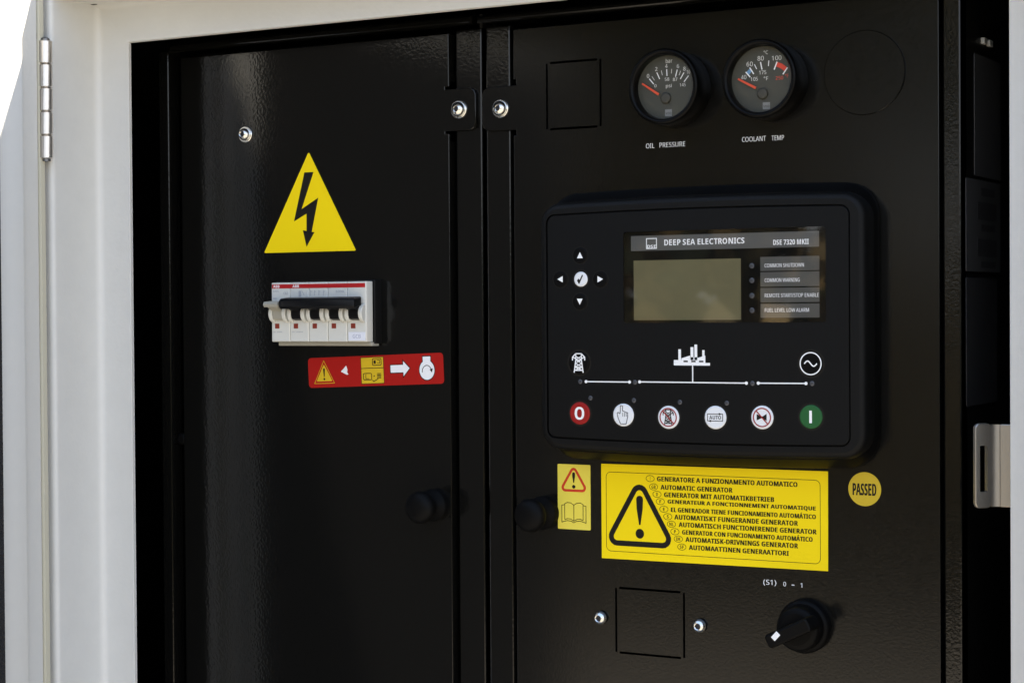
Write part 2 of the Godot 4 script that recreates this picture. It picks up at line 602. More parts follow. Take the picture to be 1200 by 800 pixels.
func canopy_hinge() -> void:
	var t := thing("hinge", "steel hinge of five knuckles joining the white door to the canopy", "hinge", Vector3(-330.5, 133, 101))
	var turn := Transform3D(Basis(Vector3(1, 0, 0), Vector3(0, 0, -1), Vector3(0, 1, 0)), Vector3.ZERO)
	for k in 5:
		var m := mesher()
		m.xf = turn
		var y := 133.6 + k * 17.2
		m.loft(Mesher.circle(-330.0, -101.0, 5.0, 28), [[0.7, y], [0.0, y + 0.7], [0.0, y + 16.0], [0.7, y + 16.7]], true, true)
		# the leaf that leaves the knuckle, to the canopy or to the door
		if k % 2 == 0:
			m.box(Vector3(-334.8, -106.2, y + 0.5), Vector3(-332.6, -100.0, y + 16.2))
		else:
			m.box(Vector3(-334.6, -101.5, y + 0.5), Vector3(-332.4, -95.0, y + 16.2))
		obj("knuckle", m, M.hinge_steel, t)
	var p := mesher()
	p.xf = turn
	p.loft(Mesher.circle(-330.0, -101.0, 3.2, 20), [[0.0, 131.8], [0.0, 220.6], [1.2, 221.4]], true, true)
	obj("pin", p, M.steel_dark, t)

# a shell behind the fronts: five thin walls, open to the front
func shell(t: Node3D, x0: float, x1: float, y0: float, y1: float, material: Material) -> void:
	for q in [[x0, y0, -300, x0 + 2, y1, -14], [x1 - 2, y0, -300, x1, y1, -4.2], [x0 + 2, y1 - 2, -300, x1 - 2, y1, -14], [x0 + 2, y0, -300, x1 - 2, y0 + 2, -14], [x0 + 2, y0 + 2, -300, x1 - 2, y1 - 2, -298]]:
		var m := mesher()
		m.box(Vector3(q[0], q[1], q[2]), Vector3(q[3], q[4], q[5]))
		obj("shell_panel", m, material, t)

func post(t: Node3D, x0: float, x1: float, y1: float, z := -3.0) -> void:
	var m := mesher()
	m.prism(Mesher.rect(x0, -460, x1, y1), z - 12, z, 1.1)
	obj("frame_post", m, M.black_paint, t)

func bolt(t: Node3D, x: float, y: float, z: float, r: float, washer: float) -> void:
	var w := mesher()
	if washer > 0.0:
		w.loft(Mesher.circle(x, y, washer, 32), [[0.0, z], [0.0, z + 0.9], [0.4, z + 1.3]])
	w.loft(Mesher.circle(x, y, r, 32), [[0.0, z + 1.3], [0.0, z + 2.2], [0.5, z + 3.4], [1.4, z + 4.5], [2.6, z + 5.1], [r - 2.3, z + 5.3], [r - 2.2, z + 4.0]])
	var o := obj("bolt", w, M.zinc, t)
	if org != Vector3.ZERO:
		var s := mesher()
		s.prism(Mesher.circle(x, y, 2.05, 6), z + 4.0, z + 4.25)
		obj("hex_socket", s, M.socket, o)

func knob(t: Node3D, x: float, y: float) -> void:
	var m := mesher()
	m.loft(Mesher.circle(x, y, 11.4, 40), [[0.0, 0.0], [0.0, 5.0], [0.6, 6.2], [3.8, 9.0], [4.6, 12.0], [3.8, 15.0], [1.4, 17.0], [0.2, 18.6], [0.0, 20.4], [0.5, 22.6], [2.2, 24.8], [4.8, 26.0], [7.6, 26.5], [10.0, 26.6]])
	obj("knob", m, M.rubber, t)

func breaker_cabinet() -> void:
	var t := thing("breaker_cabinet", "left black steel cabinet whose door carries the lightning triangle and breaker", "cabinet", Vector3(-170, -460, 0))
	shell(t, -312.1, -24.3, -460, 227, M.black_steel)
	post(t, -312.1, -302.1, 222.0)
	post(t, -45.4, -24.3, 217.2)
	var r := mesher()
	r.loft(Mesher.rect(-302.6, 220.5, -32.6, 227.2), [[0.0, -24.0], [0.0, -5.6], [0.6, -4.0], [2.2, -3.0]])
	obj("top_rail", r, M.black_paint, t)
	# the door: a sheet with a tab over the post for its bolt
	var m := mesher()
	var o := poly([-288.0, -460, -49.3, -460, -49.3, 145.2, -52.5, 145.2, -52.5, 146.8, -32.0, 146.8, -29.0, 148.2, -27.6, 151.2, -27.6, 171.5, -29.0, 174.5, -32.0, 176.2, -52.5, 176.2, -52.5, 178.0, -49.3, 178.0, -49.3, 215.0, -288.0, 215.0])
	m.prism(o, -2.0, 0.0, 0.55, true)
	m.box(Vector3(-287.8, -460, -16), Vector3(-286.2, 214.8, -2.1))
	m.box(Vector3(-51.1, -460, -16), Vector3(-49.5, 140, -2.1))
	m.box(Vector3(-51.1, 182, -16), Vector3(-49.5, 214.8, -2.1))
	m.box(Vector3(-286.1, 213.0, -16), Vector3(-51.2, 214.7, -2.1))
	var d := obj("door", m, M.black_paint, t)
	bolt(d, -40.9, 161.6, 0.0, 5.2, 6.3)
	bolt(d, -226.5, 153.8, 0.0, 4.6, 6.1)
	knob(d, -62.6, -115.2)
	var s := mesher()
	s.loft(Mesher.circle(-297.5, -75.8, 4.6, 24), [[0.0, -16.0], [0.0, -9.0], [0.8, -8.0], [2.4, -7.6]])
	obj("stud", s, M.rubber, t)

func knockout_slots(x0: float, y0: float, x1: float, y1: float, lean: float) -> Array:
	var w := 0.75
	var c := 2.4
	return [
		poly([x0 + c, y1 - w, x1 - c, y1 - w + lean, x1 - c, y1 + w + lean, x0 + c, y1 + w]), poly([x0 + c, y0 - w, x1 - c, y0 - w + lean, x1 - c, y0 + w + lean, x0 + c, y0 + w]),
		Mesher.rect(x0 - w, y0 + 0.2, x0 + w, y1 - 0.2), Mesher.rect(x1 - w, y0 + 0.2, x1 + w, y1 - 0.2)]

func control_cabinet() -> void:
	var t := thing("control_cabinet", "right black steel cabinet whose panel carries the gauges and generator controller", "cabinet", Vector3(145, -460, 0))
	shell(t, -20.9, 311.8, -460, 227, M.black_steel)
	post(t, -20.9, -1.7, 217.4)
	post(t, 300.6, 311.8, 240.0)
	var r := mesher()
	r.loft(Mesher.rect(-29.2, 220.5, 300.4, 226.4), [[0.0, -24.0], [0.0, -5.6], [0.6, -4.0], [2.2, -3.0]])
	obj("top_rail", r, M.black_paint_smooth, t)
	var m := mesher()
	var o := poly([2.5, -460, 299.2, -460, 299.2, 213.7, 2.5, 213.7, 2.5, 179.4, 4.6, 179.4, 4.6, 175.6, -18.4, 175.2, -21.0, 174.0, -22.6, 171.0, -22.6, 150.0, -21.4, 147.2, -18.4, 145.4, 4.6, 144.8, 4.6, 141.2, 2.5, 141.2])
	o = Mesher.ccw(o)
	var b := 0.5
	m.loft(o, [[0.0, -2.0], [0.0, -b], [b * 0.3, -b * 0.3], [b, 0.0]], false, false)
	m.sheet(self, Mesher.inset(o, b), knockout_slots(28.6, 143.9, 69.2, 188.6, 0.0) + knockout_slots(78.6, -207.4, 128.1, -164.2, 0.0), -1.9, 0.0)
	m.box(Vector3(2.8, -460, -16), Vector3(4.3, 140, -2.1))
	m.box(Vector3(2.8, 181, -16), Vector3(4.3, 213.4, -2.1))
	m.box(Vector3(297.4, -460, -16), Vector3(299.0, 213.4, -2.1))
	m.box(Vector3(4.4, 211.8, -16), Vector3(297.3, 213.4, -2.1))
	var d := obj("door", m, M.black_paint_smooth, t)
	bolt(d, -7.6, 160.2, 0.0, 5.2, 6.3)
	bolt(d, 67.6, -185.0, 0.0, 4.5, 0.0)
	bolt(d, 139.8, -184.9, 0.0, 4.5, 0.0)
	knob(d, 24.6, -116.6)
	var h := mesher()   # blanking disc over a third gauge hole
	h.loft(Mesher.circle(252.4, 167.0, 26.2, 72), [[0.0, 0.1], [0.0, 0.8], [0.4, 1.2]])
	obj("blanking_disc", h, M.black_paint_smooth, d)
	words("lettering", "OIL", 102.6, 108.6, 129.0, 3.1, 0.1, M.print_white, d, false)
	words("lettering", "PRESSURE", 112.4, 130.8, 129.1, 3.1, 0.1, M.print_white, d, false)
	words("lettering", "COOLANT", 170.6, 187.0, 129.8, 3.1, 0.1, M.print_white, d, false)
	words("lettering", "TEMP", 190.8, 199.2, 129.7, 3.1, 0.1, M.print_white, d, false)
	words("lettering", "(S1)", 183.8, 192.6, -153.9, 3.9, 0.1, M.print_white, d, false)
	words("lettering", "0", 197.4, 199.2, -154.0, 2.9, 0.1, M.print_white, d, false)
	words("lettering", "-", 203.0, 204.8, -154.3, 0.6, 0.1, M.print_white, d, false)
	words("lettering", "1", 208.9, 210.1, -154.1, 2.9, 0.1, M.print_white, d, false)

func voltage_sign() -> void:
	var t := thing("high_voltage_sign", "yellow triangle sticker with a black lightning arrow on the left door", "warning sign", Vector3(-169.2, 65, 0), "")
	var m := mesher()
	m.prism(Mesher.rounded(V2([-210.4, 65.2, -128.2, 65.2, -169.2, 138.2]), 0.7, 3), 0.05, 0.35)
	obj("sticker", m, M.yellow, t)
	var b := mesher()
	b.prism(poly([-173.1, 123.3, -165.0, 123.3, -175.9, 96.6, -161.0, 104.4, -167.0, 79.7, -164.6, 79.5, -171.7, 69.0, -174.9, 81.2, -171.6, 80.5, -171.5, 93.2, -182.8, 87.8]), 0.3, 0.45)
	obj("lightning_arrow", b, M.ink, t)

func breaker() -> void:
	var t := thing("circuit_breaker", "white five module circuit breaker with black linked levers and red stripe", "circuit breaker", Vector3(-146.5, -5, 0))
	var x0 := -188.2
	var w := 16.68
	var fr := mesher()   # black cut-out frame in the door
	fr.loft(Mesher.rrect(-189.4, -1.6, -102.6, 44.2, 1.0, 3), [[0.0, 0.05], [0.0, 14.6], [0.5, 15.2], [1.2, 15.4]])
	obj("mounting_frame", fr, M.plastic, t)
	var lo := mesher()
	lo.box(Vector3(-186.0, -3.2, 9.0), Vector3(-103.8, -0.5, 17.6), 0.6)
	obj("lower_ledge", lo, M.lever_grey, t)
	var sx := -105.0
	for k in 5:
		var a := x0 + k * w
		var m := mesher()
		m.loft(Mesher.rrect(a + 0.12, -0.3, a + w - 0.12, 42.8, 0.6, 2), [[0.0, 15.0], [0.0, 22.0], [0.25, 22.7], [0.7, 23.0]])
		var body := obj("module", m, M.breaker_white, t)
		var f := mesher()
		f.prism(Mesher.rect(a + 3.4, 9.4, a + 7.2, 13.0), 22.9, 23.25, 0.1)
		obj("status_flag", f, M.flag_red, body)
		# a lever between two cheeks
		for s in [0, 1]:
			var c := mesher()
			var cx := a + 1.0 if s == 0 else a + w - 4.0
			c.xf = Transform3D(Basis(Vector3(0, 0, -1), Vector3(0, 1, 0), Vector3(1, 0, 0)), Vector3.ZERO)
			var arc := PackedVector2Array()
			for i in 13:
				var an := PI * i / 12.0
				arc.append(Vector2(-22.8 - sin(an) * 5.6, 20.2 + cos(an) * 6.4))
			c.loft(arc, [[0.4, cx], [0.0, cx + 0.4], [0.0, cx + 2.6], [0.4, cx + 3.0]], true, true)
			obj("cheek", c, M.breaker_white, body)
		var v := mesher()
		v.xf = Transform3D(Basis(Vector3(0, 0, -1), Vector3(0, 1, 0), Vector3(1, 0, 0)), Vector3.ZERO)
		var lever := poly([-22.9, 15.2, -26.8, 16.4, -27.8, 19.0, -27.8, 22.0, -34.0, 25.2, -34.6, 27.4, -33.2, 28.6, -26.5, 26.4, -22.9, 26.4])
		v.loft(lever, [[0.4, a + 4.1], [0.0, a + 4.5], [0.0, a + w - 4.5], [0.4, a + w - 4.1]], true, true)
		obj("lever", v, M.lever_grey if k == 0 else M.lever_black, body)
	var g := mesher()
	g.xf = Transform3D(Basis(Vector3(0, 0, -1), Vector3(0, 1, 0), Vector3(1, 0, 0)), Vector3.ZERO)
	g.loft(poly([-25.0, 25.6, -34.4, 23.6, -35.8, 25.4, -35.6, 29.4, -34.0, 31.0, -25.0, 32.0]), [[0.8, -172.6], [0.0, -171.6], [0.0, -108.4], [0.8, -107.4]], true, true)
	obj("linking_bar", g, M.lever_black, t)
	var g2 := mesher()
	g2.xf = g.xf
	g2.loft(poly([-26.0, 25.4, -33.4, 25.0, -34.6, 26.8, -33.6, 28.8, -26.0, 29.4]), [[0.5, -187.4], [0.0, -186.9], [0.0, -175.2], [0.5, -174.7]], true, true)
	obj("grey_handle", g2, M.lever_grey, t)
	var r := mesher()
	r.prism(Mesher.rect(x0 + 0.9, 38.5, sx - 0.8, 41.5), 22.9, 23.12)
	var rs := obj("red_stripe", r, M.breaker_red, t)
	words("lettering", "ABB", -186.2, -180.6, 40.0, 2.0, 23.1, M.print_white, rs)
	words("lettering", "ABB", -168.9, -163.2, 40.0, 2.0, 23.1, M.print_white, rs)
	words("lettering", "S205", -186.6, -181.4, 36.6, 1.3, 23.02, M.faint_print, t)
	words("lettering", "C63", -177.2, -172.8, 35.0, 2.0, 23.02, M.faint_print, t)
	words("lettering", "400V~", -187.0, -182.6, 31.2, 1.2, 23.02, M.faint_print, t)
	words("lettering", "6000", -131.0, -124.0, 35.8, 1.8, 23.02, M.faint_print, t)
	var p := mesher()   # the printed wiring diagram
	for q in [[-162.5, 36.8, -162.5, 32.4], [-160.9, 36.8, -158.7, 33.4], [-153.2, 37, -153.2, 33], [-149.6, 37, -149.6, 33], [-145.8, 37, -145.8, 33], [-141.6, 37, -141.6, 33], [-153.2, 36, -151.6, 36], [-149.6, 36, -148.2, 36], [-145.8, 36, -144.4, 36], [-141.6, 36, -140.2, 36]]:
		p.stroke(V2(q), 0.45, 22.95, 23.06)
	p.prism(Mesher.rect(-163.6, 32.4, -161.4, 36.6), 22.95, 23.05)
	obj("wiring_diagram", p, M.faint_print, t)
	for q in [[-186.4, -178.6, 6.9], [-169.8, -160.0, 6.9]]:
		words("lettering", "IEC 60898", q[0], q[1], q[2], 0.9, 23.02, M.faint_print, t)
	t.position += Vector3(-4.3, 0, -7.0) * MM   # sunk into its cut-out
	var l := mesher()
	l.prism(Mesher.rect(-120.2, 0.7, -105.9, 6.8), 22.95, 23.2)
	var lab := obj("name_label", l, M.label_white, t)
	words("lettering", "GCB", -116.6, -109.8, 3.8, 2.7, 23.18, M.label_ink, lab, false)

# the red sticker is stuck on a little crooked; u runs along it from its left end, v up from its middle line
func red_sticker() -> void:
	var t := thing("starting_warning_sticker", "red sticker strip of white and yellow pictograms under the circuit breaker", "sticker", Vector3(-113.3, -21, 0))
	var xf := Transform3D(Basis(Vector3(0, 0, 1), deg_to_rad(2.3)), Vector3(-171.0, -23.4, 0))
	var m := mesher()
	m.xf = xf
	m.prism(Mesher.rrect(0, -10.9, 116, 10.9, 2.6), 0.05, 0.35)
	obj("sticker", m, M.red, t)
	var a := mesher()
	a.xf = xf
	a.ring(poly([5.2, -7.9, 22.8, -7.9, 14.0, 8.6]), 0.35, 0.3, 0.42)
	obj("triangle_outline", a, M.yellow_orange, t)
	var b := mesher()
	b.xf = xf
	b.prism(Mesher.rounded(V2([7.0, -6.4, 21.0, -6.4, 14.0, 6.0]), 0.5, 3), 0.3, 0.42)
	obj("yellow_triangle", b, M.yellow_orange, t)
	var c := mesher()
	c.xf = xf
	c.prism(poly([13.2, 2.6, 14.0, 3.1, 14.8, 2.6, 14.3, -3.1, 13.7, -3.1]), 0.4, 0.52)
	c.prism(Mesher.circle(14.0, -4.8, 0.8, 14), 0.4, 0.52)
	obj("exclamation_mark", c, M.ink, t)
	var d := mesher()
	d.xf = xf
	d.prism(poly([28.8, 0.2, 33.6, 4.4, 34.6, 1.6, 34.2, -0.4, 35.4, -2.0, 33.8, -2.2]), 0.3, 0.42)
	obj("horn_symbol", d, M.print_white, t)
	var e := mesher()
	e.xf = xf
	e.prism(Mesher.rect(46.3, -9.4, 66.0, 9.9), 0.3, 0.36)
	obj("panel_border", e, M.ink, t)
	for q in [[46.7, 2.1, 65.6, 9.5], [46.7, -9.0, 65.6, 1.6]]:
		var f := mesher()
		f.xf = xf
		f.prism(Mesher.rect(q[0], q[1], q[2], q[3]), 0.34, 0.43)
		obj("yellow_panel", f, M.yellow_orange, t)
	var s := mesher()
	s.xf = xf
	s.ring(Mesher.rrect(56.6, 3.8, 64.0, 8.6, 0.8, 3), 0.5, 0.42, 0.52)
	s.prism(Mesher.rect(57.6, 5.0, 59.4, 7.4), 0.42, 0.52)
	s.stroke(V2([60.4, 7.4, 62.8, 7.4, 62.8, 5.2, 60.4, 5.2]), 0.4, 0.42, 0.52)
	s.ring(Mesher.rrect(48.4, -6.4, 55.4, -1.8, 0.8, 3), 0.5, 0.42, 0.52)
	s.stroke(V2([50.4, -2.6, 50.4, -5.6, 53.2, -5.6]), 0.4, 0.42, 0.52)
	for k in 4:
		s.stroke(V2([60.0, -2.2 - k * 1.0, 63.6, -2.2 - k * 1.0]), 0.5, 0.42, 0.52)
	s.stroke(V2([56.0, -6.6, 57.0, -7.8, 61.0, -5.8]), 0.5, 0.42, 0.52)
	s.prism(Mesher.circle(57.6, -3.8, 0.5, 10), 0.42, 0.52)
	obj("engine_drawing", s, M.ink, t)
	var arrow := V2([71.8, -1.9, 82.6, -1.9, 82.6, -4.6, 87.8, 0.8, 82.6, 6.0, 82.6, 3.4, 71.8, 3.4])
	var g := mesher()
	g.xf = xf
	g.prism(Mesher.inset(Mesher.ccw(PackedVector2Array(arrow)), -0.6), 0.3, 0.38)
	obj("arrow_outline", g, M.ink, t)
	var h := mesher()
	h.xf = xf
	h.prism(PackedVector2Array(arrow), 0.36, 0.46)
	obj("arrow", h, M.print_white, t)
	var pot := PackedVector2Array()
	for i in 33:
		var an := PI / 2 + 0.52 + (TAU - 1.04) * i / 32.0
		pot.append(Vector2(102.3 + cos(an) * 6.2, -0.9 + sin(an) * 6.9))
	pot.append_array(poly([105.5, 8.6, 99.1, 8.6]))
	pot = Mesher.ccw(pot)
	var k1 := mesher()
	k1.xf = xf
	k1.prism(Mesher.inset(pot, -0.6), 0.3, 0.38)
	obj("lock_outline", k1, M.ink, t)
	var k2 := mesher()
	k2.xf = xf
	k2.prism(pot, 0.36, 0.46)
	obj("lock_symbol", k2, M.print_white, t)
	var k3 := mesher()
	k3.xf = xf
	var turn := []
	for i in 13:
		var an := PI * 1.02 - PI * 0.92 * i / 12.0
		turn.append(Vector2(102.3 + cos(an) * 3.9, -2.2 + sin(an) * 4.6))
	k3.stroke(turn, 0.5, 0.44, 0.54)
	k3.prism(poly([107.2, 0.2, 106.4, -2.8, 104.6, -0.6]), 0.44, 0.54)
	obj("turn_arrow", k3, M.ink, t)

# ---------------------------------------------------------------- gauges
func gauge(called: String, label: String, x: float, y: float, r: float) -> Node3D:
	var t := thing(called, label, "gauge", Vector3(x, y - r, 0))
	var m := mesher()
	m.loft(Mesher.circle(x, y, r, 72), [[0.4, 0.1], [0.0, 0.6], [0.0, 19.6], [0.3, 21.2], [1.2, 22.0], [2.2, 22.1], [3.2, 21.5], [3.9, 20.4], [4.1, 14.0]], false)
	obj("bezel", m, M.bezel_black, t)
	var d := mesher()
	d.prism(Mesher.circle(x, y, r - 2.9, 72), 12.0, 15.0)
	obj("dial", d, M.dial, t)
	var g := mesher()
	g.cap(Mesher.circle(x, y, r - 3.85, 72), 20.2)
	obj("glass", g, M.glass, t)
	return t

func ticks(t: Node3D, list: Array, w: float, material: Material) -> void:
	for q in list:
		var m := mesher()
		m.stroke(V2(q), w, 14.95, 15.12)
		obj("tick", m, material, t)

func hub(t: Node3D, x: float, y: float, from: Vector2, to: Vector2) -> void:
	var h := mesher()
	h.loft(Mesher.circle(x, y, 3.6, 32), [[0.0, 14.9], [0.0, 16.2], [0.5, 16.8], [1.4, 17.0]])
	obj("hub", h, M.dial_hub, t)
	var n := mesher()
	var d := (to - from).normalized().orthogonal()
	n.prism(PackedVector2Array([from + d * 0.55, from - d * 0.55, to - d * 0.8, to + d * 0.8]), 16.1, 16.6, 0.1, true)
	obj("needle", n, M.needle, t)

func emblem(t: Node3D, x: float, y: float) -> void:
	var e := mesher()
	e.prism(Mesher.rect(x - 2.4, y - 2.2, x + 2.4, y + 2.2), 14.95, 15.08)
	var o := obj("emblem", e, M.emblem_grey, t)
	words("lettering", "VDO", x - 2.0, x + 2.0, y - 0.3, 1.5, 15.06, M.dial, o)

func oil_gauge() -> void:
	var t := gauge("oil_pressure_gauge", "round black oil pressure gauge marked in bar and psi", 124.7, 164.7, 24.6)
	ticks(t, [[112.3, 171.0, 115.4, 167.4], [117.7, 174.7, 119.7, 170.4], [124.7, 176.4, 124.9, 172.0], [132.2, 175.6, 130.9, 171.1], [136.9, 173.4, 134.3, 169.4], [140.1, 171.2, 136.9, 167.5]], 0.6, M.print_white)
	ticks(t, [[114.2, 172.4, 116.0, 169.8], [120.9, 175.8, 121.6, 172.7], [128.3, 176.3, 128.0, 173.4], [134.5, 174.6, 133.5, 171.9]], 0.35, M.print_grey)
	for q in [["0", 111.4, 172.9, 1.6, 2.5], ["2", 117.3, 177.0, 1.6, 2.5], ["4", 124.5, 178.4, 1.7, 2.5], ["6", 132.7, 177.8, 1.6, 2.5], ["8", 137.2, 175.8, 1.7, 2.5], ["0", 116.6, 166.2, 1.5, 2.0], ["58", 124.9, 169.9, 3.2, 2.1], ["87", 130.6, 169.4, 3.2, 2.1], ["145", 135.9, 165.6, 4.2, 2.1], ["psi", 126.1, 165.3, 4.0, 2.9], ["bar", 126.4, 181.7, 4.6, 2.7], ["10", 140.0, 173.6, 2.2, 2.3]]:
		words("lettering", q[0], q[1] - q[3] / 2, q[1] + q[3] / 2, q[2], q[4], 15.02, M.print_grey, t, false)
	hub(t, 124.2, 157.7, Vector2(107.7, 168.1), Vector2(119.5, 160.3))
	emblem(t, 125.8, 148.2)

func temperature_gauge() -> void:
	var t := gauge("coolant_temperature_gauge", "round black coolant temperature gauge with blue and red bands", 190.8, 165.4, 24.9)
	for q in [["blue_band", [179.8, 170.6, 182.4, 172.9, 183.6, 171.0, 181.4, 168.6], M.dial_blue], ["red_band", [200.6, 175.7, 204.0, 174.3, 207.2, 171.9, 205.4, 169.7, 202.8, 171.6, 199.7, 173.0], M.dial_red]]:
		var m := mesher()
		m.prism(poly(q[1]), 14.95, 15.06)
		obj(q[0], m, q[2], t)
	ticks(t, [[179.5, 170.8, 182.5, 167.4], [182.2, 173.4, 184.9, 169.2], [189.5, 176.4, 190.5, 171.6], [200.6, 175.8, 198.6, 171.0], [207.5, 171.7, 204.4, 167.7]], 0.75, M.print_white)
	ticks(t, [[185.4, 175.2, 186.9, 172.2], [195.1, 176.9, 194.8, 173.5]], 0.5, M.print_white)
	for q in [["°C", 193.1, 182.2, 3.0, 2.3], ["80", 189.6, 178.7, 4.2, 2.9], ["100", 200.3, 178.2, 6.4, 2.8], ["60", 182.2, 175.6, 4.2, 2.9], ["40", 178.1, 167.6, 3.6, 2.7], ["105", 185.2, 166.0, 4.8, 2.3], ["175", 190.9, 169.8, 4.8, 2.4], ["°F", 193.1, 165.9, 3.0, 2.3]]:
		words("lettering", q[0], q[1] - q[3] / 2, q[1] + q[3] / 2, q[2], q[4], 15.02, M.print_grey, t, false)
	words("lettering", "250", 199.6, 204.6, 165.6, 2.2, 15.02, M.dial_red, t, false)
	words("lettering", "°F", 205.8, 208.2, 166.6, 2.2, 15.02, M.dial_red, t, false)
	hub(t, 191.0, 156.4, Vector2(174.8, 166.6), Vector2(186.8, 160.1))
	emblem(t, 193.3, 148.7)

# ---------------------------------------------------------------- controller
func round_button(t: Node3D, x: float, y: float, material: Material, r := 7.4) -> MeshInstance3D:
	var o := mesher()
	o.ring(Mesher.circle(x, y, r + 0.7, 40), 1.2, 24.5, 25.06)
	obj("button_rim", o, M.ink, t)
	var m := mesher()
	m.loft(Mesher.circle(x, y, r, 48), [[0.0, 24.5], [0.0, 25.4], [0.25, 25.7], [0.8, 25.9]])
	return obj("button", m, material, t)

func lamp(t: Node3D, x: float, y: float, r := 1.55) -> void:
	var m := mesher()
	m.loft(Mesher.circle(x, y, r, 18), [[0.0, 24.5], [0.0, 25.05], [0.3, 25.2], [0.9, 25.25]])
	obj("indicator_lamp", m, M.lamp_grey, t)

func symbol(called: String, b: MeshInstance3D, m: Mesher, material: Material) -> void:
	obj(called, m, material, b)

func pylon(m: Mesher, x: float, y: float, s: float, w: float, z: float) -> void:
	for sx in [-1.0, 1.0]:
		m.stroke([Vector2(x + sx * 3.4 * s, y - 6.6 * s), Vector2(x + sx * 2.1 * s, y + 2.0 * s), Vector2(x + sx * 2.1 * s, y + 6.2 * s)], w, z - 0.1, z)
		m.stroke([Vector2(x + sx * 2.1 * s, y + 6.2 * s), Vector2(x + sx * 4.6 * s, y + 3.8 * s), Vector2(x + sx * 4.6 * s, y + 1.6 * s)], w, z - 0.1, z)
		m.stroke([Vector2(x + sx * 2.1 * s, y + 2.9 * s), Vector2(x + sx * 4.6 * s, y + 3.8 * s)], w, z - 0.1, z + 0.01)
		for k in 4:
			var y0 := y + (4.4 - k * 2.4) * s
			var h0 := 2.1 + maxf(0.0, k - 1) * 0.36
			m.stroke([Vector2(x - sx * h0 * s, y0), Vector2(x + sx * h0 * s, y0 - 2.2 * s)], w * 0.75, z - 0.1, z + 0.02 + 0.01 * sx)
	for q in [[6.2, 2.1], [1.8, 2.1], [-3.0, 2.8], [-5.0, 3.1]]:
		m.stroke([Vector2(x - q[1] * s, y + q[0] * s), Vector2(x + q[1] * s, y + q[0] * s)], w * 0.9, z - 0.1, z + 0.04)

